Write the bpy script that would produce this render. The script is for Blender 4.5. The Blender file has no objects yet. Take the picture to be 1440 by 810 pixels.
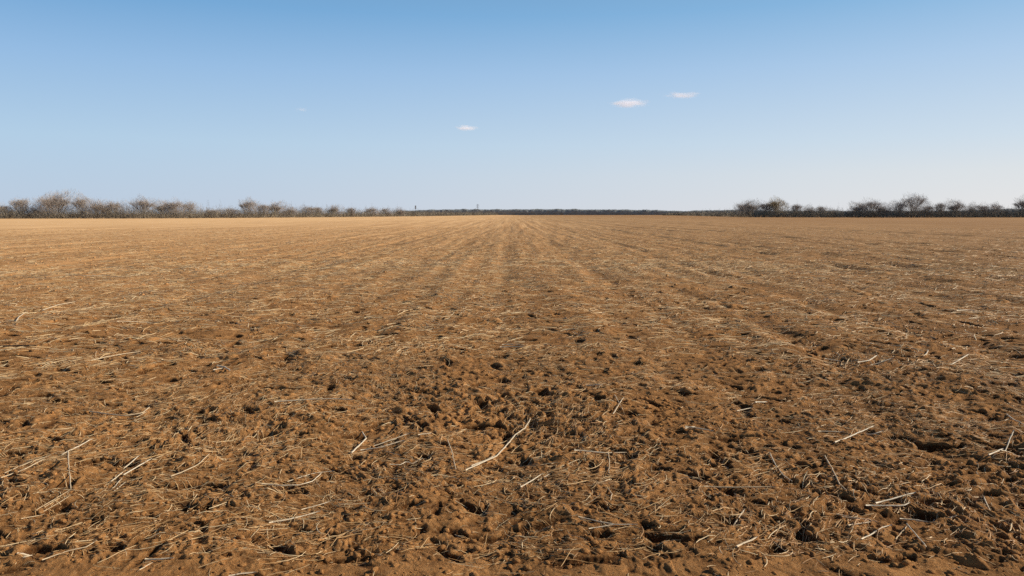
import bpy, math, random
import numpy as np

random.seed(7)
RNG = np.random.default_rng(11)
F = np.float32
EYE = 1.5
FPX = 1040.0                       # focal length in photo pixels (1440 wide)
HORIZON = 301.0
PITCH = math.atan((405.0 - HORIZON) / FPX)
SUN_AZ = math.radians(78)          # clockwise from the viewing direction (+Y)
SUN_EL = math.radians(27)

scene = bpy.context.scene
col = scene.collection

# ------------------------------------------------------------------ helpers
def link(o, parent=None):
    col.objects.link(o)
    if parent is not None:
        o.parent = parent
    return o

def tag(o, label=None, cat=None, group=None, kind=None):
    if label: o['label'] = label
    if cat: o['category'] = cat
    if group: o['group'] = group
    if kind: o['kind'] = kind
    return o

def np_mesh(name, verts, quads=None, tris=None, mat=None, smooth=False, attrs=None):
    """fast mesh from arrays; attrs: name -> per-vertex floats"""
    me = bpy.data.meshes.new(name)
    verts = np.ascontiguousarray(verts, dtype=np.float32)
    nq = 0 if quads is None else len(quads)
    nt = 0 if tris is None else len(tris)
    me.vertices.add(len(verts)); me.vertices.foreach_set('co', verts.ravel())
    parts, starts = [], []
    if nq:
        parts.append(np.asarray(quads, dtype=np.int32).ravel()); starts.append(np.arange(nq, dtype=np.int32) * 4)
    if nt:
        parts.append(np.asarray(tris, dtype=np.int32).ravel()); starts.append(nq * 4 + np.arange(nt, dtype=np.int32) * 3)
    loops = np.concatenate(parts); ls = np.concatenate(starts)
    me.loops.add(len(loops)); me.loops.foreach_set('vertex_index', loops)
    me.polygons.add(nq + nt); me.polygons.foreach_set('loop_start', ls)
    if smooth:
        me.polygons.foreach_set('use_smooth', np.ones(nq + nt, dtype=bool))
    for k, v in (attrs or {}).items():
        a = me.attributes.new(k, 'FLOAT', 'POINT'); a.data.foreach_set('value', np.asarray(v, dtype=np.float32))
    me.update(calc_edges=True)
    if mat: me.materials.append(mat)
    return me

def obj(name, me, parent=None):
    return link(bpy.data.objects.new(name, me), parent)

# ------------------------------------------------------------------ noise
_p = RNG.permutation(4096).astype(np.int32)
_ang = (RNG.random(4096) * 2 * np.pi)
_GX, _GY = np.cos(_ang).astype(F), np.sin(_ang).astype(F)
_U = [RNG.random(4096).astype(F) for _ in range(5)]

def _hash(ix, iy, s):
    return _p[(_p[(ix + s * 131) & 4095] + iy) & 4095]

def perlin(x, y, s=0):
    x0 = np.floor(x); y0 = np.floor(y)
    fx = (x - x0).astype(F); fy = (y - y0).astype(F)
    ix = x0.astype(np.int32); iy = y0.astype(np.int32)
    u = fx * fx * fx * (fx * (fx * 6 - 15) + 10); v = fy * fy * fy * (fy * (fy * 6 - 15) + 10)
    def g(i, j):
        h = _hash(ix + i, iy + j, s)
        return _GX[h] * (fx - i) + _GY[h] * (fy - j)
    a, b, c, d = g(0, 0), g(1, 0), g(0, 1), g(1, 1)
    return (a + (b - a) * u + ((c + (d - c) * u) - (a + (b - a) * u)) * v) * F(1.5)

def clods(x, y, s, fill):
    """domes with steep sides, one or none per cell (cell size 1); returns height in cell units"""
    ix0 = np.floor(x).astype(np.int32); iy0 = np.floor(y).astype(np.int32)
    best = np.zeros(x.shape, F)
    for i in (-1, 0, 1):
        for j in (-1, 0, 1):
            ix = ix0 + i; iy = iy0 + j
            h = _hash(ix, iy, s)
            r = np.where(_U[2][h] < fill, 0.22 + 0.42 * _U[3][h], 0).astype(F)
            cx = ix + F(0.1) + F(0.8) * _U[0][h]; cy = iy + F(0.1) + F(0.8) * _U[1][h]
            dx = (x - cx).astype(F); dy = (y - cy).astype(F)
            a = _U[4][h] * F(6.283)
            ca, sa = np.cos(a), np.sin(a)
            e = dx * ca + dy * sa; f = (-dx * sa + dy * ca) * (F(1.0) + F(0.7) * _U[0][h])
            q = F(1) - (e * e + f * f) / np.maximum(r * r, F(1e-6))
            hh = np.where(q > 0, r * np.sqrt(np.maximum(q, 0)), 0) * (F(0.65) + F(0.5) * _U[1][h])
            best = np.maximum(best, hh)
    return best

TRACKS = [(-0.15, 0.35, 0.010), (3.3, 0.22, 0.035), (5.1, 0.20, 0.04), (11.3, 0.30, 0.05), (9.4, 0.25, 0.06), (17.5, 0.35, 0.09),
          (20.0, 0.3, 0.06), (26.0, 0.4, 0.08), (-6.0, 0.3, 0.03), (-8.0, 0.3, 0.03), (34.0, 0.4, 0.09), (14.0, 0.3, 0.05), (30., .4, .07), (43., .5, .09)]

def cell_of(r):
    """mesh cell size at distance r (the detail the ground mesh can carry there)"""
    ratio = np.where(r < 8, 0.0022, np.where(r < 40, 0.0030, np.where(r < 400, 0.0055, 0.03)))
    return np.maximum(r * ratio, 0.004)

def ground(x, y, want_tone=False):
    """height of the tilled soil; wavelengths finer than the mesh cell fade out"""
    x = np.asarray(x, dtype=np.float64); y = np.asarray(y, dtype=np.float64)
    shp = x.shape; x = x.ravel(); y = y.ravel()
    z = np.zeros(x.shape, F); tone = np.zeros(x.shape, F)
    r = np.hypot(x, y); cell = cell_of(r)
    order = np.argsort(r, kind='stable')
    CH = 120000
    for k in range(0, len(order), CH):
        ii = order[k:k + CH]
        X, Y, C, R = x[ii], y[ii], cell[ii], r[ii]
        cmin = C.min()
        def w(lam):
            return np.clip((lam / C - 2.0) / 3.0, 0, 1).astype(F)
        CX = R * (0.0013 + np.where(R < 40, 0.003, 0.0055) * np.abs(X) / R) + 1e-4     # furrows run along Y: only the sideways cell size matters
        def wf(lam):
            return np.clip((lam / CX - 2.0) / 3.0, 0, 1).astype(F)
        wx = perlin(X * 1.7, Y * 1.7, 21) * F(0.12); wy = perlin(X * 1.7 + 9, Y * 1.7, 22) * F(0.12)
        if cmin < 0.05:
            wx = wx + perlin(X * 9, Y * 9, 23) * F(0.022); wy = wy + perlin(X * 9, Y * 9, 24) * F(0.022)
        if cmin < 0.012:
            wx = wx + perlin(X * 34, Y * 34, 25) * F(0.007); wy = wy + perlin(X * 34, Y * 34, 26) * F(0.007)
        A, B = X + wx, Y + wy
        # smoother trodden strip right at the bottom of the picture
        edge = np.clip((Y - 3.03 - 0.16 * perlin(X * 1.3, Y * 0.5, 31)) / 0.22, 0, 1).astype(F)
        rough = F(0.28) + F(0.72) * edge
        rough = rough * (F(0.95) + F(0.55) * perlin(X / 2.3, Y / 2.3, 32))
        # the right side is a little rougher, the left flatter
        rough = rough * np.clip(1.0 + 0.018 * X, 0.72, 1.25).astype(F)
        h = np.zeros(X.shape, F)
        # large swells
        h += perlin(X / 60, Y / 60, 1) * F(0.10) * np.clip(R / 60, 0, 1).astype(F)
        h += perlin(X / 7, Y / 7, 2) * F(0.03)
        # furrows along the driving direction
        ph = X / 0.76 * 2 * np.pi + perlin(X * 0.5, Y * 0.12, 3) * 2.2
        h += (np.sin(ph).astype(F) * (F(0.5) + perlin(X * 0.6, Y * 0.35, 4))) * F(0.015) * wf(0.76)
        ph = X / 3.04 * 2 * np.pi + perlin(X * 0.2, Y * 0.05, 5) * 1.3
        h += np.sin(ph).astype(F) * F(0.014) * wf(3.0) * np.clip(0.6 + X / 60, 0.3, 2).astype(F)
        nf = np.clip(R / 16, 0.35, 1).astype(F)
        h += perlin(X / 1.6 + 0.2 * perlin(X / 9, Y / 60, 34), Y / 45, 35) * F(0.048) * wf(1.6) * nf
        h += perlin(X / 0.55, Y / 14, 36) * F(0.026) * wf(0.6) * nf
        for tx, tw, td in TRACKS:
            d = (X - tx - 0.25 * perlin(Y * 0.11, Y * 0 + tx, 6)) / (tw + 0.3 * C)
            m = np.abs(d) < 3
            if m.any():
                br = np.clip(0.35 + 1.5 * perlin(X[m] * 0.4, Y[m] * 0.45, 7), 0, 1)
                h[m] -= (1.6 * td * np.exp(-d[m] ** 2) * br).astype(F)
                h[m] += (0.5 * td * np.exp(-(np.abs(d[m]) - 1.7) ** 2 * 2) * br).astype(F)
        base = h.copy()
        d = np.zeros(X.shape, F)
        for lam, amp, s in ((1.1, 0.020, 8), (0.5, 0.015, 9), (0.24, 0.012, 10)):
            if lam / cmin > 2:
                d += perlin(A / lam, B / lam, s) * F(amp) * w(lam)
        fine = np.zeros(X.shape, F)
        for lam, amp, s in ((0.11, 0.012, 11), (0.055, 0.0120, 12), (0.028, 0.0095, 13), (0.014, 0.0060, 14)):
            if lam / cmin > 2:
                fine += perlin(A / lam + 3, B / lam, s) * F(amp) * w(lam)
        for lam, amp, s in ((0.16, 0.010, 17), (0.085, 0.012, 18), (0.045, 0.0115, 19), (0.024, 0.0090, 20)):
            if lam / cmin > 2:
                fine += (np.abs(perlin(A / lam, B / lam + 7, s)) - F(0.3)) * F(amp * 1.7) * w(lam)
        # holes between the clumps
        if 0.3 / cmin > 2:
            n = perlin(A / 0.19, B / 0.14, 15); fine -= np.clip(n - 0.38, 0, 1) * F(0.26) * w(0.17)
            n = perlin(A / 0.075, B / 0.055, 16); fine -= np.clip(n - 0.28, 0, 1) * F(0.075) * w(0.08)
        c = np.zeros(X.shape, F)
        for lam, fill, k2, s in ((0.24, 0.06, 0.40, 41), (0.12, 0.14, 0.48, 42), (0.065, 0.22, 0.50, 43), (0.032, 0.32, 0.55, 44), (0.017, 0.5, 0.55, 45)):
            if lam / cmin > 2:
                cl = clods(A / lam, B / lam, s, fill) * F(lam * k2) * w(lam)
                c = np.maximum(c, cl) + F(0.35) * np.minimum(c, cl)
        d += (fine + c * (F(0.75) + F(0.5) * perlin(X, Y, 33))) * F(0.70)
        z[ii] = base + d * rough
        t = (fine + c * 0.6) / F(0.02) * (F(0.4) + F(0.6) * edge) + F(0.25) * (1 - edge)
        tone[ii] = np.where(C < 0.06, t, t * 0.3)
    z = z.reshape(shp)
    return (z, tone.reshape(shp)) if want_tone else z

# ------------------------------------------------------------------ materials
def new_mat(name):
    m = bpy.data.materials.new(name); m.use_nodes = True
    nt = m.node_tree; b = nt.nodes['Principled BSDF']
    b.inputs['Specular IOR Level'].default_value = 0.15
    return m, nt, b

def N(nt, typ, **kw):
    n = nt.nodes.new(typ)
    for k, v in kw.items():
        if k in n.inputs.keys() if isinstance(k, str) else False: n.inputs[k].default_value = v
        else: setattr(n, k, v)
    return n

def mixc(nt, fac, a, b, mode='MIX'):
    n = nt.nodes.new('ShaderNodeMix'); n.data_type = 'RGBA'; n.blend_type = mode; n.clamp_factor = True
    for sock, v in ((n.inputs[0], fac), (n.inputs[6], a), (n.inputs[7], b)):
        if hasattr(v, 'is_linked'): nt.links.new(v, sock)
        elif isinstance(v, (int, float)): sock.default_value = v
        else: sock.default_value = (*v, 1)
    return n.outputs[2]

def mrange(nt, v, a, b, c=0.0, d=1.0):
    n = nt.nodes.new('ShaderNodeMapRange'); nt.links.new(v, n.inputs[0])
    n.inputs[1].default_value, n.inputs[2].default_value, n.inputs[3].default_value, n.inputs[4].default_value = a, b, c, d
    return n.outputs[0]

def math_(nt, op, a, b=0.0):
    n = nt.nodes.new('ShaderNodeMath'); n.operation = op
    for s, v in ((n.inputs[0], a), (n.inputs[1], b)):
        if hasattr(v, 'is_linked'): nt.links.new(v, s)
        else: s.default_value = v
    return n.outputs[0]

def noise(nt, vec, scale, detail=3, rough=0.6, dist=0.0):
    n = nt.nodes.new('ShaderNodeTexNoise'); n.inputs['Scale'].default_value = scale
    n.inputs['Detail'].default_value = detail; n.inputs['Roughness'].default_value = rough
    n.inputs['Distortion'].default_value = dist
    nt.links.new(vec, n.inputs['Vector']); return n.outputs['Fac']

def soil_material():
    m, nt, b = new_mat('tilled_soil')
    g = nt.nodes.new('ShaderNodeNewGeometry'); P = g.outputs['Position']
    sep = nt.nodes.new('ShaderNodeSeparateXYZ'); nt.links.new(P, sep.inputs[0])
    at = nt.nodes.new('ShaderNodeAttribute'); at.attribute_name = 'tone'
    rd = nt.nodes.new('ShaderNodeAttribute'); rd.attribute_name = 'dist'
    mp = nt.nodes.new('ShaderNodeMapping'); nt.links.new(P, mp.inputs[0]); mp.inputs['Scale'].default_value = (2.3, 0.03, 1)
    n1 = noise(nt, P, 0.9, 4, 0.65); n2 = noise(nt, P, 14, 4, 0.7); n3 = noise(nt, P, 160, 3, 0.7)
    n4 = noise(nt, mp.outputs[0], 0.55, 4, 0.6); nf = noise(nt, P, 0.02, 3, 0.5)
    c = mixc(nt, mrange(nt, at.outputs['Fac'], -1.1, 0.55), (0.15, 0.062, 0.020), SOIL)  # pit shade put into the colour: low tone gives darker soil
    c = mixc(nt, mrange(nt, n1, 0.3, 0.7), c, mixc(nt, 1.0, c, (0.86, 0.83, 0.80), 'MULTIPLY'))
    c = mixc(nt, mrange(nt, n2, 0.35, 0.7), mixc(nt, 1.0, c, (0.86, 0.84, 0.82), 'MULTIPLY'), mixc(nt, 1.0, c, (1.15, 1.15, 1.12), 'MULTIPLY'))
    c = mixc(nt, mrange(nt, n3, 0.3, 0.7), mixc(nt, 1.0, c, (0.78, 0.75, 0.70), 'MULTIPLY'), mixc(nt, 1.0, c, (1.25, 1.25, 1.25), 'MULTIPLY'))
    # chopped straw too fine to model, denser far away where no stalks are built
    mp2 = nt.nodes.new('ShaderNodeMapping'); nt.links.new(P, mp2.inputs[0]); mp2.inputs['Rotation'].default_value = (0, 0, 0.5); mp2.inputs['Scale'].default_value = (60, 300, 60)
    s1 = noise(nt, mp2.outputs[0], 1.0, 2, 0.6, 0.6)
    mp3 = nt.nodes.new('ShaderNodeMapping'); nt.links.new(P, mp3.inputs[0]); mp3.inputs['Rotation'].default_value = (0, 0, -0.7); mp3.inputs['Scale'].default_value = (260, 50, 50)
    s2 = noise(nt, mp3.outputs[0], 1.0, 2, 0.6, 0.6)
    st = math_(nt, 'MAXIMUM', mrange(nt, s1, 0.60, 0.68), mrange(nt, s2, 0.61, 0.69))
    st = math_(nt, 'MULTIPLY', st, 0.55)
    c = mixc(nt, st, c, (0.74, 0.49, 0.25))
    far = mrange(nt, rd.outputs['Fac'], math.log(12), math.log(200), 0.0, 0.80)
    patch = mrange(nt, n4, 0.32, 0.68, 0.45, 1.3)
    leftness = mrange(nt, sep.outputs['X'], -70.0, 70.0, 1.55, 0.42)  # furrow shading lost by the far mesh, put into colour: left paler
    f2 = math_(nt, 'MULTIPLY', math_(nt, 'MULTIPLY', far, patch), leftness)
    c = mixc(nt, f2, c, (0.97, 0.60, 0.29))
    n5 = noise(nt, mp.outputs[0], 2.2, 5, 0.7)
    k = mrange(nt, n5, 0.33, 0.67, 0.74, 1.20)
    k = math_(nt, 'MULTIPLY', k, mrange(nt, sep.outputs['X'], -9.0, 12.0, 1.05, 0.78))     # shade in the colour: darker toward the right, where shaded sides show
    cc = nt.nodes.new('ShaderNodeVectorMath'); cc.operation = 'SCALE'; nt.links.new(c, cc.inputs[0]); nt.links.new(k, cc.inputs['Scale'])
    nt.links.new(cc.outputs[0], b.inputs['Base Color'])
    b.inputs['Roughness'].default_value = 0.95; b.inputs['Specular IOR Level'].default_value = 0.08
    b.inputs['Diffuse Roughness'].default_value = 0.0
    bp = nt.nodes.new('ShaderNodeBump'); bp.inputs['Strength'].default_value = 1.0; bp.inputs['Distance'].default_value = 0.018
    n6 = noise(nt, P, 70, 5, 0.75)
    nt.links.new(math_(nt, 'ADD', math_(nt, 'MULTIPLY', n6, 1.0), math_(nt, 'MULTIPLY', st, 0.25)), bp.inputs['Height'])
    nt.links.new(mrange(nt, rd.outputs['Fac'], math.log(8), math.log(60), 1.0, 0.15), bp.inputs['Strength'])
    nt.links.new(bp.outputs[0], b.inputs['Normal'])
    return m

def straw_material(name, lo, mid, hi):
    m, nt, b = new_mat(name)
    at = nt.nodes.new('ShaderNodeAttribute'); at.attribute_name = 'age'
    r = nt.nodes.new('ShaderNodeValToRGB'); nt.links.new(at.outputs['Fac'], r.inputs[0])
    e = r.color_ramp.elements; e[0].position = 0; e[0].color = (*lo, 1); e[1].position = 1; e[1].color = (*hi, 1)
    x = e.new(0.5); x.color = (*mid, 1)
    g = nt.nodes.new('ShaderNodeNewGeometry')
    n = noise(nt, g.outputs['Position'], 90, 3, 0.7)
    c = mixc(nt, mrange(nt, n, 0.3, 0.7), mixc(nt, 1.0, r.outputs[0], (0.66, 0.60, 0.52), 'MULTIPLY'), r.outputs[0])
    nt.links.new(c, b.inputs['Base Color']); b.inputs['Roughness'].default_value = 0.55; b.inputs['Specular IOR Level'].default_value = 0.3
    return m

def plain_material(name, c1, c2, scale, rough=0.9):
    m, nt, b = new_mat(name)
    g = nt.nodes.new('ShaderNodeNewGeometry')
    n = noise(nt, g.outputs['Position'], scale, 4, 0.65)
    nt.links.new(mixc(nt, mrange(nt, n, 0.3, 0.7), c1, c2), b.inputs['Base Color'])
    b.inputs['Roughness'].default_value = rough
    return m

SOIL = (0.60, 0.298, 0.112)
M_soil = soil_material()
M_straw = straw_material('chopped_straw', (0.48, 0.24, 0.09), (0.82, 0.52, 0.24), (0.95, 0.75, 0.47))
M_stalk = straw_material('straw_stalk', (0.36, 0.24, 0.13), (0.70, 0.53, 0.33), (0.86, 0.74, 0.56))
M_stick = plain_material('weathered_stick', (0.07, 0.045, 0.03), (0.15, 0.095, 0.055), 40)

# ------------------------------------------------------------------ the field: one sheet to the horizon
def build_field():
    dense = np.arange(-0.95, 0.95, 0.0013)
    coarse = np.linspace(0.95, 2 * math.pi - 0.95, 130, endpoint=False)
    th = np.concatenate([dense, coarse])
    rs = [0.02, 0.3, 0.6, 0.9, 1.2, 1.5, 1.8, 2.0, 2.2, 2.4]
    r = 2.5
    while r < 9000:
        rs.append(r)
        r *= 1 + (0.0022 if r < 8 else 0.0030 if r < 40 else 0.0055 if r < 400 else 0.03)
    rs = np.array(rs); nt_, nr = len(th), len(rs)
    T, R = np.meshgrid(th, rs)
    X, Y = R * np.sin(T), R * np.cos(T)
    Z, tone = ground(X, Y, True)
    verts = np.stack([X, Y, Z], -1).reshape(-1, 3)
    i = np.arange(nr - 1)[:, None] * nt_; j = np.arange(nt_)[None, :]; j2 = (j + 1) % nt_
    q = np.stack([i + j, i + j2, i + nt_ + j2, i + nt_ + j], -1).reshape(-1, 4)[:, ::-1]
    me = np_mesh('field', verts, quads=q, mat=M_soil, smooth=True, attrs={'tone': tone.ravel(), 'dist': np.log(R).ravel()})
    tag(obj('field', me), kind='structure')
build_field()

# ------------------------------------------------------------------ loose clods (uncountable)
def ico_sphere(sub):
    import bmesh
    bm = bmesh.new(); bmesh.ops.create_icosphere(bm, subdivisions=sub, radius=1)
    v = np.array([x.co[:] for x in bm.verts]); f = np.array([[y.index for y in x.verts] for x in bm.faces]); bm.free()
    return v, f

def scatter_polar(n, r0, r1, power=1.0, half=0.92):
    u = RNG.random(n)
    if power == 1.0: r = np.sqrt(r0 ** 2 + u * (r1 ** 2 - r0 ** 2))
    else: r = r0 * (r1 / r0) ** u            # constant number per log-distance: density falls as 1/r^2
    t = (RNG.random(n) * 2 - 1) * half
    return r * np.sin(t), r * np.cos(t), r

def build_clods():
    V, Fc, TN, off = [], [], [], 0
    for (n, r0, r1, sub, lo, hi) in ((9000, 2.6, 6, 2, 0.003, 0.018), (8000, 5.5, 14, 1, 0.005, 0.024), (6000, 13, 45, 1, 0.008, 0.04)):
        pv, pf = ico_sphere(sub)
        x, y, r = scatter_polar(n, r0, r1)
        z = ground(x, y)
        s = lo + (hi - lo) * RNG.random(n) ** 3.2
        nv = len(pv)
        # lumpy shapes: a dozen prototypes
        protos = []
        for k in range(16):
            d = pv.copy()
            f = RNG.normal(size=(6, 3)) * 1.6; ph = RNG.random(6) * 6.28
            disp = sum(np.sin(pv @ f[a] + ph[a]) for a in range(6)) * 0.11
            f = RNG.normal(size=(6, 3)) * 4.5; ph = RNG.random(6) * 6.28
            disp += sum(np.sin(pv @ f[a] + ph[a]) for a in range(6)) * 0.06
            d *= (1 + disp)[:, None]; d *= (1.15, 0.9, 0.62)
            protos.append(d)
        protos = np.array(protos)
        pk = RNG.integers(0, 16, n); a = RNG.random(n) * 6.28
        P = protos[pk] * s[:, None, None]
        ca, sa = np.cos(a)[:, None], np.sin(a)[:, None]
        vx = P[..., 0] * ca - P[..., 1] * sa + x[:, None]; vy = P[..., 0] * sa + P[..., 1] * ca + y[:, None]
        vz = P[..., 2] + (z + s * 0.12)[:, None]
        V.append(np.stack([vx, vy, vz], -1).reshape(-1, 3))
        Fc.append((pf[None] + (np.arange(n) * nv)[:, None, None]).reshape(-1, 3) + off); off += n * nv
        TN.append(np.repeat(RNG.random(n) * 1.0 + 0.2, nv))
    V = np.concatenate(V)
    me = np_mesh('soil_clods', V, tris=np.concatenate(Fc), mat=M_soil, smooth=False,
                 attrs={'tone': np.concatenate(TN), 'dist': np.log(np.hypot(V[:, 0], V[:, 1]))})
    tag(obj('soil_clods', me), 'small crumbly clods of dry brown soil lying over the field', 'soil', kind='stuff')
build_clods()

# ------------------------------------------------------------------ chopped straw litter (uncountable)
def straw_set(n, r0, r1, l0, l1, w0, w1, seg, lift, power=1.0, agep=1.0, align=0.0, clump=True):
    m = int(n * (2.2 if clump else 1))
    x, y, r = scatter_polar(m, r0, r1, power)
    if clump:
        d = perlin(x / 0.8, y / 0.55, 51) * 0.9 + perlin(x / 0.25, y / 0.2, 52) * 0.6 + perlin(x / 4, y / 6, 53) * 0.5
        keep = np.argsort(-(d + RNG.random(m) * 1.6))[:n]
        keep = keep[(y[keep] > 3.08 + 0.15 * RNG.random(len(keep))) | (RNG.random(len(keep)) < 0.12)]     # the trodden strip is nearly bare
        x, y, r = x[keep], y[keep], r[keep]; n = len(keep)
    L = l0 + (l1 - l0) * RNG.random(n) ** 2.0
    W = w0 + (w1 - w0) * RNG.random(n)
    a = RNG.random(n) * np.pi * 2
    swirl = perlin(x / 1.5, y / 1.5, 54) * 2.0 + 0.25
    a = np.where(RNG.random(n) < align, swirl + RNG.normal(size=n) * 0.35, a)
    k = seg + 1
    t = np.linspace(-0.5, 0.5, k)[None, :]
    bend = RNG.normal(size=n) * 0.085
    ang = a[:, None] + bend[:, None] * t * 4
    px = x[:, None] + np.cos(ang) * t * L[:, None]; py = y[:, None] + np.sin(ang) * t * L[:, None]
    g = ground(px, py)
    zl = g.mean(1, keepdims=True) + (g[:, -1:] - g[:, :1]) * t      # a stiff stem bridges the hollows
    stiff = np.clip(0.35 + RNG.random(n)[:, None] * 0.6, 0, 1)
    z = np.maximum(g + 0.0008, g * (1 - stiff) + (zl + 0.004) * stiff) + (lift * RNG.random(n) ** 3)[:, None]
    z = z + (RNG.normal(size=n) * 0.06 * L)[:, None] * t * 2 * (RNG.random(n) < 0.35)[:, None]
    C = np.stack([px, py, z], -1)                                     # n,k,3
    age = np.clip(RNG.random(n) ** agep, 0, 1)
    tx = np.gradient(px, axis=1); ty = np.gradient(py, axis=1); tl = np.hypot(tx, ty) + 1e-9
    nx, ny = -ty / tl, tx / tl
    tilt = RNG.random(n)[:, None] * 1.2 - 0.6
    taper = (1 - 0.35 * np.abs(t * 2) ** 2)
    hw = W[:, None] * 0.5 * taper
    side = np.stack([nx * hw * np.cos(tilt), ny * hw * np.cos(tilt), hw * np.sin(tilt)], -1)
    up = np.zeros_like(side); up[..., 2] = hw * 0.9
    rails = [C - side, C + up, C + side]                              # an open ridge: reads round, half the faces
    V = np.stack(rails, 2).reshape(-1, 3)                             # (n,k,3rails)
    b = (np.arange(n) * k * 3)[:, None, None] + (np.arange(seg) * 3)[None, :, None] + np.arange(2)[None, None, :]
    q = np.stack([b, b + 1, b + 4, b + 3], -1).reshape(-1, 4)
    return V, q, np.repeat(age, k * 3)

def build_straw():
    sets = [straw_set(62400, 2.6, 8, 0.012, 0.070, 0.0016, 0.0036, 2, 0.010, agep=2.0, align=0.35),
            straw_set(18000, 2.6, 9, 0.04, 0.20, 0.0026, 0.0052, 4, 0.014, agep=0.9, align=0.5),
            straw_set(96000, 8, 20, 0.02, 0.14, 0.003, 0.007, 2, 0.010, agep=1.6, align=0.35),
            straw_set(26400, 8, 24, 0.08, 0.36, 0.006, 0.012, 3, 0.022, agep=0.45, align=0.6),
            straw_set(96000, 20, 90, 0.06, 0.40, 0.008, 0.020, 2, 0.012, power=2, agep=1.0, align=0.4),
            straw_set(2000, 9, 40, 0.18, 0.55, 0.008, 0.015, 4, 0.02, agep=0.5, align=0.6)]
    V, Q, A, off = [], [], [], 0
    for v, q, a in sets:
        V.append(v); Q.append(q + off); A.append(a); off += len(v)
    me = np_mesh('straw_litter', np.concatenate(V), quads=np.concatenate(Q), mat=M_straw, attrs={'age': np.concatenate(A)})
    tag(obj('straw_litter', me), 'chopped pale straw and root fibres littering the whole field', 'straw', kind='stuff')
build_straw()

# ------------------------------------------------------------------ the larger stalks, each a thing
def on_ground(px, py):
    """photo pixel -> point on the flat field"""
    a = (px - 720) / FPX; b = -(py - 405) / FPX
    dy = math.cos(PITCH) + b * math.sin(PITCH); dz = -math.sin(PITCH) + b * math.cos(PITCH)
    t = EYE / -dz
    return a * t, dy * t

def stalk_mesh(paths, mat, age):
    """paths: list of (pixel polyline, diameter); a slightly bent, jointed hollow-looking stem lying on the soil"""
    V, Q, off = [], [], 0
    for pts, dia, in paths:
        P = np.array([on_ground(*p) for p in pts])
        seg = np.hypot(*np.diff(P, axis=0).T); s = np.concatenate([[0], np.cumsum(seg)])
        k = max(7, int(s[-1] / 0.03)); u = np.linspace(0, s[-1], k)
        x = np.interp(u, s, P[:, 0]); y = np.interp(u, s, P[:, 1])
        wob = RNG.normal(size=k) * 0.0012; x = x + wob; y = y + RNG.normal(size=k) * 0.0012
        g = ground(x, y)
        A = np.stack([np.ones(k), u - u.mean()], 1); co = np.linalg.lstsq(A, g, rcond=None)[0]
        line = A @ co
        lift = np.quantile(g - line, 0.93)
        z = np.maximum(line + lift, g - dia * 0.2) + dia * 0.5
        z = np.convolve(np.pad(z, 2, mode='edge'), np.ones(5) / 5, 'valid')
        z = np.maximum(z, g + dia * 0.15)
        C = np.stack([x, y, z], -1)
        T = np.gradient(C, axis=0); T /= np.linalg.norm(T, axis=1)[:, None]
        S = np.cross(T, [0, 0, 1]); S /= np.linalg.norm(S, axis=1)[:, None]; U = np.cross(S, T)
        rad = np.full(k, dia * 0.5) * (1 - 0.25 * u / s[-1]); rad[::4] *= 1.18; rad[-1] *= 0.75; rad[0] *= 0.85
        n = 6
        for j in range(n):
            pass
        an = np.arange(n) * 2 * np.pi / n
        ring = C[:, None] + rad[:, None, None] * (np.cos(an)[None, :, None] * S[:, None] + 0.8 * np.sin(an)[None, :, None] * U[:, None])
        V.append(ring.reshape(-1, 3))
        b = off + (np.arange(k - 1) * n)[:, None]; j = np.arange(n)[None]; j2 = (j + 1) % n
        Q.append(np.stack([b + j, b + j2, b + n + j2, b + n + j], -1).reshape(-1, 4))
        e0 = off + np.array([[0, 1, 2, 3], [0, 3, 4, 5]]); e1 = off + (k - 1) * n + np.array([[3, 2, 1, 0], [5, 4, 3, 0]])
        Q += [e0, e1]; off += k * n
    V = np.concatenate(V)
    return np_mesh('straw_stalk', V, quads=np.concatenate(Q), mat=mat, smooth=True, attrs={'age': np.full(len(V), age)})

def px_dia(y, w):                    # stem thickness in metres from its thickness in photo pixels
    return w * EYE / ((y - HORIZON) / FPX) / FPX * 1.0

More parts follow.
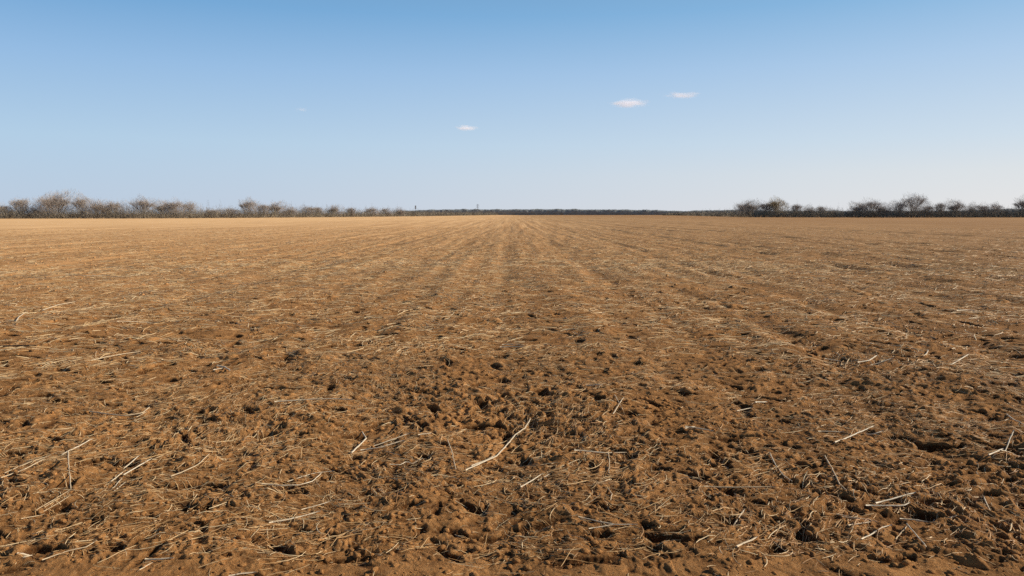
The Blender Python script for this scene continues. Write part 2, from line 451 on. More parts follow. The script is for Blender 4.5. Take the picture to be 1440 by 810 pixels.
# (label, age 0..1, [(polyline, thickness in photo pixels), ...])
STALKS = [
 ("straight whitish straw stalk near the left edge, highest of the bright stalks there", .95, [([(86,637),(107,627),(130,616)],2.4)]),
 ("thin tan straw stem standing almost vertically in the picture by a dark hollow", .7, [([(96,640),(97,662),(100,690)],2.2)]),
 ("bright broken stalk with frayed lower end, longer of the parallel pair at lower left", .95, [([(155,671),(176,658)],2.4),([(173,665),(193,655),(213,645)],2.8),([(156,682),(172,668)],1.6),([(160,685),(178,672)],1.4)]),
 ("short bright stalk just above the longer frayed broken stalk at lower left", .95, [([(174,651),(195,639)],2.4)]),
 ("tan stalk bent upward at its right end beside a dark hole", .6, [([(240,669),(260,662),(280,653),(294,640)],2.4)]),
 ("curved forked pale straw, two stems joining toward their upper right ends", .85, [([(368,682),(395,683),(420,681),(440,674),(452,660)],2.4),([(404,676),(425,668),(442,662),(470,658)],1.6)]),
 ("thick bright stalk below the curved forked straw, with a thin stem above it", .85, [([(378,731),(400,727),(428,719),(450,712)],3.2),([(424,709),(448,703),(466,697)],2.0)]),
 ("short thick pale stalk lying level near the bottom edge over a thin slanted stem", .8, [([(204,785),(224,786),(244,785)],3.6),([(196,799),(214,788)],2.0)]),
 ("flattened pale blade touching the bottom edge of the photo", .85, [([(316,806),(338,801),(361,797)],3.2)]),
 ("pair of long faded stems running up right from the left edge of the photo", .55, [([(0,668),(30,658),(62,641)],2.6),([(6,660),(40,646),(72,636)],1.8)]),
 ("long crooked tan stem near the bottom left with a slight hump", .6, [([(60,789),(85,780),(104,774),(120,772),(136,762)],2.4)]),
 ("small torn pale husk in the bottom left corner", .9, [([(24,778),(34,776),(46,774)],4.5),([(33,783),(45,777)],3.0)]),
 ("long level stalk with a shadowed dark left end, left of the photo's middle", .75, [([(386,571),(412,569),(440,567),(470,566),(497,567)],2.6)]),
 ("curved stick with a forked tip at its right end, left side in the middle distance", .6, [([(125,576),(150,580),(175,583),(200,579),(210,571)],2.6),([(192,581),(207,577)],1.8)]),
 ("long faded straw stem left of centre at the far end of the stalks", .7, [([(93,391),(120,391),(150,390),(172,391)],1.6)]),
 ("thin level pale stem in the left middle distance above the dark stick", .75, [([(165,460),(195,457),(226,456)],1.8)]),
 ("pale stem sloping gently upward near the left edge, beyond the dark stick", .75, [([(60,439),(82,432),(106,428)],1.8)]),
 ("short curved pale stem hooked downward close to the left edge", .8, [([(22,457),(26,449),(36,441)],2.0)]),
 ("long gently arched faded stem just right of and below the dark stick", .65, [([(128,511),(150,505),(175,500),(200,496)],2.0)]),
 ("small bright crumpled leaf sheath in the left middle distance", .95, [([(306,518),(316,520),(324,525)],3.2),([(300,524),(316,520)],1.8)]),
 ("loose sheaf of thin faded stems fanning toward the upper right at lower left", .5, [([(30,723),(62,713)],2.0),([(50,711),(75,697),(98,684)],1.8),([(56,712),(84,699),(100,690)],1.6),([(62,706),(82,694)],1.5)]),
 ("bright hooked stalk with a thick foot, left end of the sheaf left of centre", .95, [([(494,631),(505,621),(515,611),(509,602)],3.0)]),
 ("straight pale stem lying flat at the bottom of the sheaf left of centre", .85, [([(507,625),(535,624),(570,618)],2.6)]),
 ("slanting pale stem above the flat one in the sheaf left of centre", .8, [([(520,621),(548,615),(577,609)],2.2)]),
 ("short pale stem lying to the right of the sheaf left of centre", .8, [([(588,612),(608,609)],2.2)]),
 ("long kinked stalk in the middle foreground rising to the upper right", .9, [([(654,658),(674,649),(698,638),(712,623),(724,608),(738,598),(746,585)],2.8),([(662,652),(680,645),(697,636)],2.2)]),
 ("pale split stalk in the middle foreground below the long kinked one", .9, [([(732,685),(748,675),(763,664)],2.6),([(756,672),(774,665)],1.8)]),
 ("level pale stalk right of centre ending at a dark hole", .85, [([(808,640),(850,639),(880,634),(890,635)],2.6)]),
 ("two crossed pale stems lying in a narrow wedge right of centre near the bottom", .9, [([(813,730),(838,735),(864,739),(896,738)],2.4),([(828,745),(850,741),(868,738)],2.0)]),
 ("thin curly pale rootlet wrapping round a clod left of centre", .85, [([(548,651),(561,652),(572,646),(580,649),(594,640)],2.0)]),
 ("thin upright stem bending to the right below the middle of the photo", .7, [([(629,616),(636,634),(637,644),(641,661)],1.8)]),
 ("thin tan stem standing nearly vertical right of centre", .65, [([(855,636),(857,650),(856,666)],1.8)]),
 ("short slanting tan stem right of centre under the level pale stalk", .7, [([(838,681),(850,676),(860,670)],2.0)]),
 ("small bent pale stem right of centre, well below the slanting tan one", .75, [([(855,688),(861,697),(858,706)],1.8)]),
 ("level pale stem with a broad bright left end at the left of the right half", .9, [([(963,604),(982,606),(1003,609)],2.6),([(963,604),(978,600)],2.4)]),
 ("long bright stalk slanting up right with a torn lower end, right half", .98, [([(1174,623),(1190,617),(1208,608),(1229,598)],2.8)]),
 ("short bright stem meeting the long slanting stalk from the right", .9, [([(1212,606),(1228,609),(1243,607)],2.4)]),
 ("level pale stem left of the two meeting bright stalks in the right half", .8, [([(1150,606),(1186,606)],2.2)]),
 ("thin bright stem curving down right in the right half, brighter of the near vertical pair", .9, [([(1082,637),(1090,652),(1100,666),(1114,675)],2.0)]),
 ("brown tinted long stem slanting down right to a hooked foot", .55, [([(1159,640),(1170,660),(1181,685),(1190,694)],2.6)]),
 ("long faint tan stem lying level in the lower right half", .45, [([(990,687),(1030,687),(1060,686),(1090,685)],2.8)]),
 ("bright straight stalk sloping up right, upper of the brightest pair at lower right", 1.0, [([(1232,708),(1258,702),(1288,695)],3.0)]),
 ("bright level stalk with an upturned right end, lower of the brightest pair", 1.0, [([(1218,711),(1250,711),(1270,711),(1281,706)],3.0)]),
 ("pale stem lying level directly under the brightest pair at lower right", .85, [([(1266,727),(1284,728),(1304,731)],2.6)]),
 ("knotty twig like stalk rising to the upper right near the bottom right", .95, [([(1211,761),(1226,753),(1234,747),(1244,742),(1254,739)],2.8)]),
 ("straight bright stem sloping steeply down right near the bottom right", 1.0, [([(1275,739),(1289,757),(1303,774)],2.4)]),
 ("dull tan stem leaning against the top of the steep bright stem", .55, [([(1259,756),(1268,747),(1276,738)],2.4)]),
 ("pale torn leaf blade with a raised left tip at lower right", .95, [([(1305,724),(1315,719)],3.2),([(1311,722),(1330,724),(1346,727)],2.4)]),
 ("thick short tan stalk piece lying alone near the bottom, right of centre", .7, [([(1035,773),(1050,765),(1066,756)],4.0)]),
 ("pale forked stem standing above the lone thick stalk piece", .85, [([(1031,737),(1039,727),(1047,717)],2.8),([(1026,723),(1040,724)],1.8)]),
 ("bright bent stalk near the right edge with a raised upper piece", .95, [([(1390,644),(1400,640),(1411,635)],3.0),([(1412,631),(1425,618)],2.4)]),
 ("pale straight stem close to the right edge beside the bright bent stalk", .9, [([(1407,643),(1435,637)],2.4)]),
 ("curved bright stem running off the right edge of the photo", .9, [([(1415,585),(1426,596),(1440,604)],2.2)]),
 ("small bright chip of straw in the right half, far above the long slanting stalk", .98, [([(1062,567),(1079,564)],3.0)]),
 ("level pale stem just left of the small bright chip of straw", .8, [([(1036,577),(1058,572)],2.0)]),
 ("small pointed pale spike standing up near the right edge at lower right", .8, [([(1383,697),(1388,705),(1394,715)],2.6)]),
 ("dull stem lying left of the knotty twig like stalk", .6, [([(1193,743),(1210,740),(1226,736)],2.6)]),
 ("thin double stem sloping down right above the dull stem", .7, [([(1176,723),(1205,730),(1235,737)],1.8),([(1184,728),(1222,736)],1.6)]),
 ("bright splayed leaf tuft in the right middle distance", .98, [([(1206,511),(1222,509),(1233,503)],2.4),([(1224,510),(1256,508)],2.0)]),
 ("pale slanting stem right of the bright splayed leaf tuft", .95, [([(1336,515),(1348,510),(1362,504)],2.4)]),
 ("small curled pale leaf left of the pale slanting stem at middle right", .9, [([(1298,504),(1303,500),(1305,494)],2.0)]),
 ("pale broad stalk in the far right middle distance, farthest bright one", .9, [([(1345,438),(1360,436),(1376,436)],2.2)]),
 ("thin level pale stem left of the bright splayed leaf tuft", .9, [([(1160,503),(1184,504)],2.0)]),
 ("pair of level parallel pale stems at the centre of the field", .8, [([(703,488),(720,488),(738,490)],2.2),([(706,485),(722,485),(738,488)],1.6)]),
 ("level bright stem right of centre in the middle distance", .85, [([(824,547),(848,550)],2.6)]),
 ("pale crossed stems forming a small x right of centre", .8, [([(862,588),(870,578),(877,571)],2.0),([(864,568),(876,583)],1.6)]),
]
for label, age, paths in STALKS:
    pp = [(pts, px_dia(np.mean([p[1] for p in pts]), w) * 0.86) for pts, w in paths]
    tag(obj('straw_stalk', stalk_mesh(pp, M_stalk, age)), label, 'straw stalk', 'loose straw stalks lying on the soil')
tag(obj('dark_stick', stalk_mesh([([(-30,493),(0,492),(25,491),(51,491)], px_dia(491, 3.2)), ([(-20,489),(30,490)], px_dia(489, 1.6))], M_stick, 0)),
    'dark brown stick lying flat at the left edge of the photo', 'stick')

# ------------------------------------------------------------------ hedge lines
def edge_y(px):
    """photo row of the far edge of the field at photo column px"""
    if px < 800:
        return float(np.interp(px, [-400, 0, 200, 360, 480, 590, 700], [308.2, 307.5, 307.1, 306.4, 305.4, 304.2, 302.4]))
    return float(np.interp(px, [900, 960, 1000, 1060, 1240, 1440, 1800], [302.4, 303.2, 304.3, 305.7, 305.9, 305.9, 306.2]))

def edge_pt(px, back=0.0):
    d = EYE * FPX / (edge_y(px) - HORIZON) + back
    return ((px - 720) / FPX * d, d)

def twig_material(name, c1, c2):
    m, nt, b = new_mat(name)
    at = nt.nodes.new('ShaderNodeAttribute'); at.attribute_name = 'age'
    nt.links.new(mixc(nt, at.outputs['Fac'], c1, c2), b.inputs['Base Color'])
    b.inputs['Roughness'].default_value = 0.9
    return m

def soften(m, own=0.0):
    nt = m.node_tree; v = nt.nodes.new('ShaderNodeVectorMath'); v.operation = 'MULTIPLY_ADD'      # leaf and twig faces lean to one soft normal, as a closed canopy does
    g = nt.nodes.new('ShaderNodeNewGeometry'); nt.links.new(g.outputs['Normal'], v.inputs[0])
    v.inputs[1].default_value = (own,) * 3; v.inputs[2].default_value = (0.25, -0.45, 0.86)
    n = nt.nodes.new('ShaderNodeVectorMath'); n.operation = 'NORMALIZE'; nt.links.new(v.outputs[0], n.inputs[0])
    nt.links.new(n.outputs[0], nt.nodes['Principled BSDF'].inputs['Normal']); return m
M_bark = plain_material('grey_bark', (0.22, 0.18, 0.15), (0.34, 0.29, 0.24), 3)
M_twig = soften(twig_material('bare_twigs', (0.44, 0.36, 0.30), (0.70, 0.59, 0.50)), 0.6)
M_willow = soften(twig_material('yellow_twigs', (0.46, 0.35, 0.20), (0.75, 0.58, 0.35)), 0.6)
M_under = soften(twig_material('scrub_twigs', (0.27, 0.215, 0.155), (0.48, 0.40, 0.29)), 0.5)
M_wood = twig_material('far_wood_leaves', (0.24, 0.255, 0.255), (0.31, 0.32, 0.31))

def tubes(segs, sides=5):
    """segs: list of (p0, p1, r0, r1) -> verts, quads"""
    V, Q, off = [], [], 0
    for p0, p1, r0, r1 in segs:
        p0, p1 = np.array(p0), np.array(p1); t = p1 - p0; L = np.linalg.norm(t)
        if L < 1e-6: continue
        t /= L; a = np.cross(t, [0.3, 0.9, 0.1]); a /= np.linalg.norm(a); b = np.cross(t, a)
        an = np.arange(sides) * 2 * np.pi / sides
        c = np.cos(an)[:, None] * a + np.sin(an)[:, None] * b
        V.append(p0 + c * r0); V.append(p1 + c * r1)
        j = np.arange(sides); j2 = (j + 1) % sides
        Q.append(off + np.stack([j, j2, j2 + sides, j + sides], -1)); off += 2 * sides
    return np.concatenate(V), np.concatenate(Q)

def twig_ribbons(P, D, L, W):
    """thin two-sided ribbons from points P along unit directions D"""
    n = len(P)
    s = np.cross(D, RNG.normal(size=(n, 3))); s /= np.linalg.norm(s, axis=1)[:, None] + 1e-9
    e = P + D * L[:, None]
    w = W[:, None] * 0.5
    V = np.stack([P - s * w, P + s * w, e + s * w * 0.35, e - s * w * 0.35], 1).reshape(-1, 3)
    Q = (np.arange(n) * 4)[:, None] + np.arange(4)[None]
    return V, Q

def make_tree(h, spread, low, dens, seed, vase=0.55):
    """bare deciduous tree of height h; spread = crown half width; low = height of first fork"""
    rnd = random.Random(seed)
    trunk, limbs, tips = [], [], []
    def grow(p, d, L, r, lev):
        steps = 2
        for s in range(steps):
            d2 = d + np.array([rnd.gauss(0, .13), rnd.gauss(0, .13), rnd.gauss(0.03, .06)]); d2 /= np.linalg.norm(d2)
            q = p + d2 * L / steps; r2 = r * 0.82
            (trunk if lev < 2 else limbs).append((p, q, r, r2)); p, d, r = q, d2, r2
            if lev >= 3: tips.append((p, d, lev))
        if lev >= 5: return
        n = 3 if lev < 4 else 2
        if lev == 0: n = rnd.choice((4, 5))
        a0 = rnd.random() * 6.28
        for i in range(n):
            a = a0 + i * 6.283 / n + rnd.gauss(0, .3)
            sp = vase * (0.75 + 0.5 * rnd.random()) * (1.0 if lev else 1.0)
            side = np.array([math.cos(a), math.sin(a), 0])
            nd = d * math.cos(sp) + side * math.sin(sp); nd[2] += 0.16; nd /= np.linalg.norm(nd)
            grow(p, nd, L * (0.80 if lev else 0.95) * (0.85 + 0.3 * rnd.random()), r * 0.68, lev + 1)
    grow(np.array([0., 0., -0.3]), np.array([rnd.gauss(0, .04), rnd.gauss(0, .04), 1.]), low + 0.3, 0.035 * h * 0.6, 0)
    pts = np.array([t[0] for t in tips]); dirs = np.array([t[1] for t in tips])
    k = max(2, dens // 2)
    P = np.repeat(pts, k, 0); D = np.repeat(dirs, k, 0)
    P = P - D * (RNG.random((len(P), 1)) * 0.5)
    D = D + RNG.normal(size=D.shape) * 0.55; D[:, 2] += 0.15; D /= np.linalg.norm(D, axis=1)[:, None]
    L = (0.35 + 0.75 * RNG.random(len(P))) * h / 9; W = 0.018 + 0.022 * RNG.random(len(P))
    tv, tq = twig_ribbons(P, D, L, W * h / 9)
    lv, lq = tubes(limbs, 4)
    # finer spray filling the dome, fanning out from the fork
    m = 4400
    q = RNG.normal(size=(m, 3)); q /= np.linalg.norm(q, axis=1)[:, None]; q *= (RNG.random(m) ** 0.42)[:, None]
    lob = 1 + 0.22 * np.sin(q @ np.array([3.1, 2.2, 4.0]) + seed) + 0.14 * np.sin(q @ np.array([-6.0, 5.2, 3.0]) + 2 * seed)
    q = q * lob[:, None] * np.array([spread * 0.95, spread * 0.95, h * 0.49]) + np.array([0, 0, h * 0.47])
    dd = q - np.array([0, 0, h * 0.12]); dd /= np.linalg.norm(dd, axis=1)[:, None]; dd += RNG.normal(size=dd.shape) * 0.3; dd /= np.linalg.norm(dd, axis=1)[:, None]
    fv, fq = twig_ribbons(q - dd * 0.4, dd, (0.5 + 0.8 * RNG.random(m)) * h / 9, (0.014 + 0.020 * RNG.random(m)) * h / 9)
    tv, tq = np.concatenate([tv, fv]), np.concatenate([tq, fq + len(tv)])
    V = np.concatenate([tv, lv]); Q = np.concatenate([tq, lq + len(tv)])
    kv, kq = tubes(trunk, 7)
    # fit into the asked height and width
    rad = np.quantile(np.hypot(V[:, 0], V[:, 1]), 0.97); top = np.quantile(V[:, 2], 0.995)
    sc = np.array([spread / rad, spread / rad, h / top])
    age = np.concatenate([np.repeat(RNG.random(len(tv) // 4), 4), RNG.random(len(lv)) * 0.5])
    return (kv * sc, kq), (V * sc, Q, age)

PROTO = []
for i, (hh, sp, lo, dn, vs) in enumerate(((9, 3.4, 1.5, 6, .38), (9, 3.9, 1.2, 6, .42), (9, 2.6, 1.6, 5, .32), (9, 4.6, 1.3, 6, .45), (9, 3.0, 1.0, 5, .38), (9, 4.2, 1.6, 5, .42), (9, 2.2, 1.3, 5, .30))):
    (kv, kq), (cv, cq, age) = make_tree(hh, sp, lo, dn, 100 + i, vs)
    PROTO.append((np_mesh('trunk', kv, quads=kq, mat=M_bark), np_mesh('crown', cv, quads=cq, mat=M_twig, attrs={'age': age}), sp))

# (column, top row, width px, prototype, label)
LEFT = [
 (3,286,34,3,'low spreading bare tree cut by the left edge of the photo'),
 (33,279,25,2,'narrow bare tree second from the left edge, taller than its neighbours'),
 (52,287,18,4,'small bare tree squeezed between the narrow one and the tallest tree'),
 (70,274,30,0,'left half of the tallest double crown in the left hedge'),
 (90,268,40,1,'tallest broad rounded bare tree of the left hedge'),
 (120,274,22,0,'dense upright bare tree right beside the tallest one'),
 (138,280,28,1,'middle sized bare tree, second right of the tallest in the left hedge'),
 (156,282,22,4,'slim bare tree between two wider ones right of the tallest tree'),
 (172,282,28,5,'flat topped bare tree ending the thick part of the left hedge'),
 (204,277,30,0,'isolated round headed bare tree standing on a visible stem in the left hedge'),
 (232,281,26,1,'left one of the low wide three crowns beyond the isolated round tree'),
 (250,280,26,3,'middle one of the low wide three crowns'),
 (270,283,24,5,'right one of the low wide three crowns'),
 (299,293,26,3,'very low bushy bare tree after the three wide crowns'),
 (325,292,26,5,'low thin bare tree left of the round pale crown'),
 (353,279,24,0,'pale round bare crown, tallest of the second half of the left hedge'),
 (371,287,18,2,'slender bare tree between the pale round crown and the brown one'),
 (391,283,26,1,'brownish dense bare crown sloping down to the right'),
 (409,288,18,4,'small bare tree at the foot of the brownish dense crown'),
 (431,289,24,5,'thin low bare tree, first of the small ones toward the far end'),
 (448,291,18,2,'tiny bare tree before the lone fan shaped one'),
 (472,288,20,1,'lone fan shaped pale bare tree toward the far end of the left hedge'),
 (494,292,14,2,'tiny pointed bare tree right of the fan shaped one'),
 (524,291,20,3,'far small bare tree, third from the end of the left hedge'),
 (545,292,16,5,'far small bare tree, second from the end of the left hedge'),
 (562,292,16,4,'last small bare tree at the far end of the left hedge')]
RIGHT = [
 (1042,284,20,3,'left outer bare tree of the clump at the start of the right hedge'),
 (1053,281,24,1,'second bare tree of the clump at the start of the right hedge'),
 (1072,283,24,3,'flat headed bare tree left of the yellowish tree'),
 (1091,278,28,0,'dense yellowish brown tree, brightest in the right hedge'),
 (1117,287,15,2,'small grey bare tree just right of the yellowish tree'),
 (1136,288,16,4,'small thin bare tree in the low gap of the right hedge'),
 (1153,290,14,2,'tiny bare tree in the middle of the low gap'),
 (1167,292,12,4,'tiniest bare tree before the wide clump on the right'),
 (1204,284,26,1,'left bare tree of the wide domed clump on the right'),
 (1222,280,28,3,'broadest bare tree of the wide domed clump on the right'),
 (1240,286,16,4,'small bare tree closing the wide domed clump'),
 (1258,282,22,5,'bare tree leaning against the tallest tree of the right hedge'),
 (1279,273,38,5,'tallest flat topped tree of the right hedge with see through crown'),
 (1303,287,18,3,'low bare tree just right of the tallest flat topped one'),
 (1318,285,14,2,'narrow bare tree left of the dark rounded one'),
 (1340,281,26,1,'dark rounded bare tree midway between the tallest one and the right edge'),
 (1362,285,14,4,'small bare tree right of the dark rounded one'),
 (1377,286,20,3,'low wide bare tree in the last stretch of the right hedge'),
 (1396,285,18,5,'thin bare tree at the end of the last stretch before the dark wood'),
 (1438,277,24,0,'bare tree cut by the right edge of the photo')]

def place_tree(px, top, wpx, k, label, group, back, yellow=False):
    x, d = edge_pt(px, back)
    h = (HORIZON - top) / FPX * d + EYE
    half = wpx * 0.5 / FPX * d * 1.20
    tm, cm, sp = PROTO[k]
    root = bpy.data.objects.new('bare_tree', None); link(root)
    root.location = (x, d, 0); root.rotation_euler = (0, 0, RNG.random() * 6.28)
    s = half / sp; root.scale = (s, s * 1.05, h / 9)
    tag(root, label, 'tree', group)
    link(bpy.data.objects.new('trunk', tm), root)
    c = bpy.data.objects.new('crown', cm); link(c, root)
    if yellow:
        c.data = cm.copy(); c.data.materials.clear(); c.data.materials.append(M_willow)
for a in LEFT: place_tree(*a, 'bare trees in the hedge on the left', 3 + 3 * RNG.random())
for a in RIGHT: place_tree(*a, 'bare trees in the hedge on the right', 4 + 3 * RNG.random(), yellow='yellowish' in a[4] and a[0] == 1091)

def build_scrub(name, px0, px1, hfun, n, label):
    """a belt of tangled brush along the field edge"""
    u = np.linspace(px0, px1, 400); pts = np.array([edge_pt(p, 0) for p in u])
    ds = np.hypot(*np.diff(pts, axis=0).T); S = np.concatenate([[0], np.cumsum(ds)])
    pos = RNG.random(n)
    # even in picture width so the far end is not over-dense
    up = px0 + (px1 - px0) * pos
    X = np.interp(up, u, pts[:, 0]); Y = np.interp(up, u, pts[:, 1])
    dep = RNG.random(n) * 9
    X = X * (1 + dep / Y); Y = Y + dep
    d = Y
    hs = hfun(up) * 1.2 * d / FPX
    hs = hs * (0.85 + 0.35 * perlin(up / 7, up * 0 + dep / 4, 61) + 0.25 * perlin(up / 2.2, up * 0 + dep / 3, 62))
    hs = hs * np.where(RNG.random(n) < 0.38, 1.05 + 0.95 * np.clip(perlin(up / 4.5, up * 0 + 3, 64) + 0.35, 0, 1.2), 0.9)
    z = RNG.random(n) ** 1.15 * hs
    k = d / 280
    D = RNG.normal(size=(n, 3)) * np.array([0.45, 0.45, 0.3]); D[:, 2] += 0.8; D /= np.linalg.norm(D, axis=1)[:, None]
    L = (0.5 + 1.1 * RNG.random(n)) * (0.7 + 0.4 * k) * np.clip(1.25 - z / np.maximum(hs, .1), .35, 1)
    W = (0.035 + 0.06 * RNG.random(n)) * k * np.clip(1.2 - z / np.maximum(hs, .1), .3, 1)
    V, Q = twig_ribbons(np.stack([X, Y, z - 0.1], -1), D, L, W)
    age = np.repeat(np.clip(0.25 + 0.5 * RNG.random(n) + 0.5 * perlin(up / 12, up * 0 + 5, 63), 0, 1), 4)
    tag(obj(name, np_mesh(name, V, quads=Q, mat=M_under, attrs={'age': age})), label, 'undergrowth', kind='stuff')

build_scrub('undergrowth', -260, 700, lambda p: np.interp(p, [-260, 0, 180, 300, 400, 500, 560, 600, 660, 700], [14.5, 14.5, 14, 12, 11, 9.5, 8, 5.5, 3.2, 2]), 105000,
            'low tangled grey green brush filling the foot of the left hedge')
build_scrub('undergrowth', 930, 1640, lambda p: np.interp(p, [930, 1030, 1060, 1100, 1160, 1250, 1440, 1640], [2, 8, 12, 12, 9.5, 12, 11, 11]), 75000,
            'low tangled grey brown brush filling the foot of the right hedge')

def build_far_wood():
    """closed canopy surface of the wood, roughened with leaf faces along its crest"""
    d0 = 1215.0
    u = np.arange(560, 2000, 0.5); prof = np.array([(0, 0), (-1, .25), (-1.5, .5), (-1, .72), (0, .86), (2, .95), (6, 1.0), (14, .98), (30, 1.0), (50, .9)])
    U, K = np.meshgrid(u, np.arange(len(prof)))
    def height(px, dep, Y):
        top = np.interp(px, [-400, 560, 600, 640, 780, 900, 960, 1030, 1080, 1340, 1400, 2000], [5, 5, 6.0, 6.6, 7.0, 6.3, 4.4, 6.2, 4.6, 4.6, 7.5, 8.0])   # px above the horizon
        H = top / FPX * Y + EYE
        return H * (0.93 + 0.09 * perlin(px / 22, dep / 60, 71) + 0.20 * np.maximum(perlin(px / 9 + perlin(px / 25, dep, 78), dep / 60, 72), 0) + 0.10 * np.maximum(perlin(px / 2.2, dep / 30, 73) * perlin(px / 15, dep / 90, 79) * 2.5, 0))
    dep = prof[K, 0]
    Y = d0 + dep; H = height(U, dep, Y)
    Y = Y + 1.5 * perlin(U / 6.0, K * 0.7, 75) + 0.4 * perlin(U / 1.2, K * 1.3, 76)
    X = (U - 720) / FPX * Y; Z = prof[K, 1] * H - 0.3
    n1, n2 = U.shape
    i = np.arange(n1 - 1)[:, None] * n2; j = np.arange(n2 - 1)[None]
    q = np.stack([i + j, i + j + 1, i + n2 + j + 1, i + n2 + j], -1).reshape(-1, 4)
    V = np.stack([X, Y, Z], -1).reshape(-1, 3); age = np.clip(0.5 + 0.8 * perlin(U / 7, K * 0.5, 77), 0, 1).ravel()
    n = 40000
    px = 560 + 1440 * RNG.random(n); dp = RNG.random(n) * 12; Yl = d0 + dp - 1.5; Hl = height(px, dp, Yl)
    z = (0.35 + 0.66 * RNG.random(n) ** 0.5) * Hl
    D = RNG.normal(size=(n, 3)); D[:, 2] += 0.8; D /= np.linalg.norm(D, axis=1)[:, None]
    L = np.minimum(0.4 + 0.6 * RNG.random(n), np.maximum(Hl * 1.05 - z, .2))
    v2, q2 = twig_ribbons(np.stack([(px - 720) / FPX * Yl, Yl, z], -1), D, L, 0.3 + 0.3 * RNG.random(n))
    me = np_mesh('far_wood', np.concatenate([V, v2]), quads=np.concatenate([q, q2 + len(V)]), mat=M_wood, attrs={'age': np.concatenate([age, np.repeat(0.25 + RNG.random(n) * 0.3, 4)])})
    tag(obj('far_wood', me), 'dark distant wood along the horizon beyond the field', 'woodland', kind='stuff')
build_far_wood()

# ------------------------------------------------------------------ the two masts on the horizon
M_steel = plain_material('weathered_steel', (0.12, 0.12, 0.13), (0.2, 0.2, 0.21), 2)
def lattice(h, w0, w1, n, r):
    S = []
    def c(i, z):
        w = w0 + (w1 - w0) * z / h
        return ((-w, -w, z), (w, -w, z), (w, w, z), (-w, w, z))[i]
    for k in range(n):
        z0, z1 = h * k / n, h * (k + 1) / n
        for i in range(4):
            S += [(c(i, z0), c(i, z1), r, r), (c(i, z0), c((i + 1) % 4, z1), r * .6, r * .6), (c(i, z1), c((i + 1) % 4, z1), r * .6, r * .6)]
    return S
def mast_root(name, px, d, label, cat):
    o = link(bpy.data.objects.new(name, None)); o.location = ((px - 720) / FPX * d, d, 0); return tag(o, label, cat)
def part(name, segs, mat, root, sides=6):
    v, q = tubes(segs, sides); return obj(name, np_mesh(name, v, quads=q, mat=mat), root)

d = 1150.0
m = mast_root('radio_mast', 585, d, 'slender grey mast with a thick dark head at the far end of the left hedge', 'mast')
part('mast_frame', lattice(14.5, 0.35, 0.22, 10, 0.07), M_steel, m)
for z in (9.5, 13.5):
    part('head_frame', [((math.cos(a) * .8, math.sin(a) * .8, z), (math.cos(a + 2.094) * .8, math.sin(a + 2.094) * .8, z), .07, .07) for a in (0, 2.094, 4.189)], M_steel, m)
for a in (0, 2.094, 4.189):
    x, y = math.cos(a), math.sin(a)
    part('antenna_panel', [((x * .85, y * .85, 9.2), (x * .85, y * .85, 14.6), .38, .38)], M_steel, m, 8)
m = mast_root('pylon', 672, d, 'thin lattice pylon with short cross arms rising above the far wood', 'pylon')
part('tower_frame', lattice(16.5, 0.9, 0.25, 9, 0.10), M_steel, m)
for z, w in ((11.8, 1.9), (13.9, 2.3), (15.9, 1.5)):
    part('cross_arm', [((-w, 0, z + .1), (w, 0, z + .1), .09, .09), ((-w, 0, z + .1), (0, 0, z + .8), .06, .06), ((w, 0, z + .1), (0, 0, z + .8), .06, .06)], M_steel, m)
    for s in (-1, 1):
        part('insulator', [((s * w * .92, 0, z), (s * w * .92, 0, z - .9), .12, .12)], M_steel, m)

# ------------------------------------------------------------------ clouds: small volumes standing in the sky
def cloud_material(seed, dens):
    m = bpy.data.materials.new('cloud_vapour'); m.use_nodes = True; nt = m.node_tree; nt.nodes.clear()
    out = nt.nodes.new('ShaderNodeOutputMaterial'); v = nt.nodes.new('ShaderNodeVolumePrincipled')
    nt.links.new(v.outputs[0], out.inputs['Volume'])
    tc = nt.nodes.new('ShaderNodeTexCoord')
    mp = nt.nodes.new('ShaderNodeMapping'); mp.inputs['Location'].default_value = (seed * 3.7, seed, seed * 1.3); nt.links.new(tc.outputs['Object'], mp.inputs[0])
    n = noise(nt, mp.outputs[0], 2.9, 6, 0.68)
    ln = nt.nodes.new('ShaderNodeVectorMath'); ln.operation = 'LENGTH'; nt.links.new(tc.outputs['Object'], ln.inputs[0])
    edge = mrange(nt, ln.outputs['Value'], 0.10, 0.98, 0.22, -0.36)
    f = math_(nt, 'ADD', n, edge)
    f = mrange(nt, f, 0.45, 0.86, 0.0, 1.0)
    nt.links.new(math_(nt, 'MULTIPLY', f, dens), v.inputs['Density'])
    v.inputs['Color'].default_value = (0.88, 0.92, 1.0, 1)
    nt.links.new(math_(nt, 'MULTIPLY', f, dens * 0.22), v.inputs['Emission Strength']); v.inputs['Emission Color'].default_value = (0.98, 0.90, 0.97, 1)   # light scattered many times inside; v.inputs['Anisotropy'].default_value = 0.3
    return m
def cloud(px, py, wpx, hpx, dens, label, seed):
    a = (px - 720) / FPX; b = -(py - 405) / FPX; D = 3000.0
    dy = math.cos(PITCH) + b * math.sin(PITCH); dz = -math.sin(PITCH) + b * math.cos(PITCH)
    k = D / dy
    v, f = ico_sphere(4)
    f1 = RNG.normal(size=(5, 3)) * 2.0; ph = RNG.random(5) * 6.28
    v = v * (1 + 0.06 * sum(np.sin(v @ f1[i] + ph[i]) for i in range(5)))[:, None]
    o = obj('cloud', np_mesh('cloud', v, tris=f, mat=cloud_material(seed, dens)))
    o.location = (a * k, D, EYE + dz * k)
    o.scale = (wpx * 0.5 * D / FPX * 1.15, wpx * 0.35 * D / FPX, hpx * 0.5 * D / FPX * 1.25)
    tag(o, label, 'cloud', 'small clouds in the clear sky')
cloud(884, 145, 84, 17, 0.055, 'brightest and largest small white cloud, right of the middle of the sky', 1)
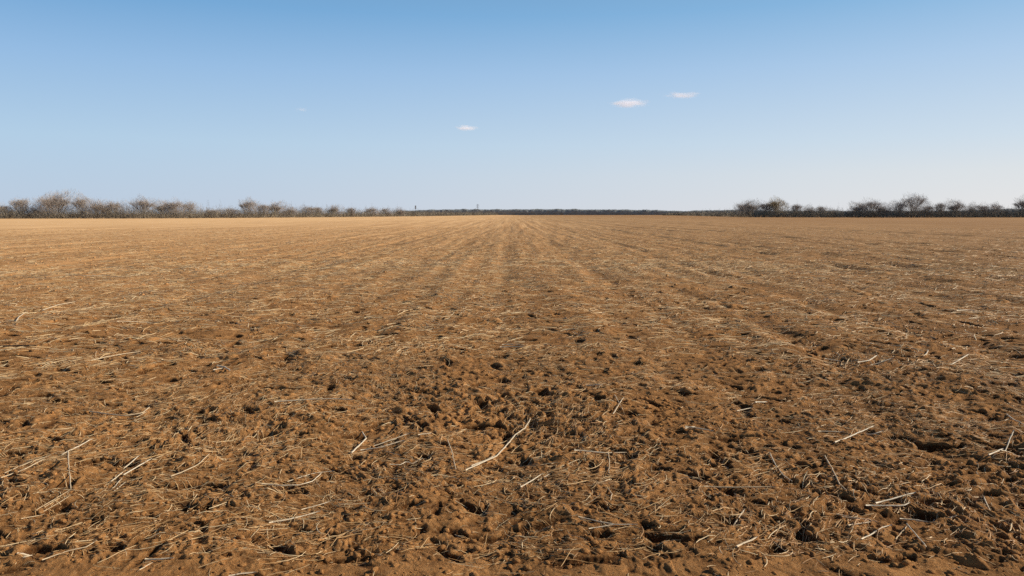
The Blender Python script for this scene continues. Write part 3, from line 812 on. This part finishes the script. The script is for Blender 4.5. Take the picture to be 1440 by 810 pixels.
cloud(959, 134, 78, 12, 0.04, 'thin stretched cloud just right of and above the brightest one', 2)
cloud(656, 180, 50, 11, 0.06, 'small flat cloud lowest in the sky, left of the brightest one', 3)
cloud(425, 154, 28, 9, 0.018, 'faintest tiny cloud, leftmost in the sky', 4)

# ------------------------------------------------------------------ sky, sun, camera
w = bpy.data.worlds.new('World'); scene.world = w; w.use_nodes = True
nt = w.node_tree; bg = nt.nodes['Background']
sky = nt.nodes.new('ShaderNodeTexSky'); sky.sky_type = 'NISHITA'; sky.sun_disc = False
sky.sun_elevation = SUN_EL; sky.sun_rotation = SUN_AZ
sky.altitude = 0; sky.air_density = 1.0; sky.dust_density = 0.6; sky.ozone_density = 3.0
def lin(c): return tuple((v / 255 / 12.92) if v <= 10 else ((v / 255 + 0.055) / 1.055) ** 2.4 for v in c)
tc = nt.nodes.new('ShaderNodeTexCoord')
sp = nt.nodes.new('ShaderNodeSeparateXYZ'); nt.links.new(tc.outputs['Generated'], sp.inputs[0])
def ramp(stops):
    r = nt.nodes.new('ShaderNodeValToRGB'); nt.links.new(sp.outputs['Z'], r.inputs[0]); e = r.color_ramp.elements
    e[0].position = stops[0][0]; e[0].color = (*lin(stops[0][1]), 1); e[1].position = stops[-1][0]; e[1].color = (*lin(stops[-1][1]), 1)
    for p, c in stops[1:-1]:
        x = e.new(p); x.color = (*lin(c), 1)
    return r.outputs[0]
SKY_AWAY = [(0, (190, 205, 224)), (.09, (179, 207, 231)), (.18, (150, 189, 228)), (.25, (116, 168, 215)), (.5, (52, 82, 120)), (1, (34, 50, 78))]
SKY_SUN = [(0, (230, 229, 230)), (.05, (222, 227, 231)), (.09, (207, 222, 235)), (.18, (176, 205, 234)), (.25, (140, 186, 225)), (.5, (62, 92, 128)), (1, (36, 52, 80))]
dt = nt.nodes.new('ShaderNodeVectorMath'); dt.operation = 'DOT_PRODUCT'; nt.links.new(tc.outputs['Generated'], dt.inputs[0]); dt.inputs[1].default_value = (math.sin(SUN_AZ), math.cos(SUN_AZ), 0)
t = math_(nt, 'POWER', mrange(nt, dt.outputs['Value'], -0.39, 0.75), 1.35)
grad = mixc(nt, t, ramp(SKY_AWAY), ramp(SKY_SUN))
sc_ = nt.nodes.new('ShaderNodeVectorMath'); sc_.operation = 'SCALE'; nt.links.new(grad, sc_.inputs[0]); nt.links.new(mrange(nt, dt.outputs['Value'], -1.0, -0.42, 4.0, 10.0), sc_.inputs['Scale'])     # sky out of frame, opposite the sun, dimmed to cut blue fill
nt.links.new(mixc(nt, 0.95, sky.outputs[0], sc_.outputs[0]), bg.inputs['Color']); bg.inputs['Strength'].default_value = 0.10

sl = bpy.data.lights.new('sun', 'SUN'); sl.energy = 5.0; sl.angle = math.radians(0.5); sl.color = (1.0, 0.90, 0.74)
so = bpy.data.objects.new('sun', sl); link(so)
from mathutils import Vector
sd = Vector((math.sin(SUN_AZ) * math.cos(SUN_EL), math.cos(SUN_AZ) * math.cos(SUN_EL), math.sin(SUN_EL)))
so.rotation_euler = sd.to_track_quat('Z', 'Y').to_euler(); so.location = sd * 50

cam = bpy.data.cameras.new('camera'); co = bpy.data.objects.new('camera', cam); link(co)
cam.sensor_width = 36; cam.lens = 36 * FPX / 1440; cam.clip_start = 0.05; cam.clip_end = 20000
co.location = (0, 0, EYE); co.rotation_euler = (math.pi / 2 - PITCH, 0, 0)
scene.camera = co
scene.view_settings.view_transform = 'Standard'; scene.view_settings.look = 'None'
scene.view_settings.exposure = 0; scene.view_settings.gamma = 1
scene.cycles.use_denoising = False
scene.cycles.volume_step_rate = 1.0
scene.cycles.max_bounces = 6; scene.cycles.diffuse_bounces = 3; scene.cycles.volume_bounces = 4
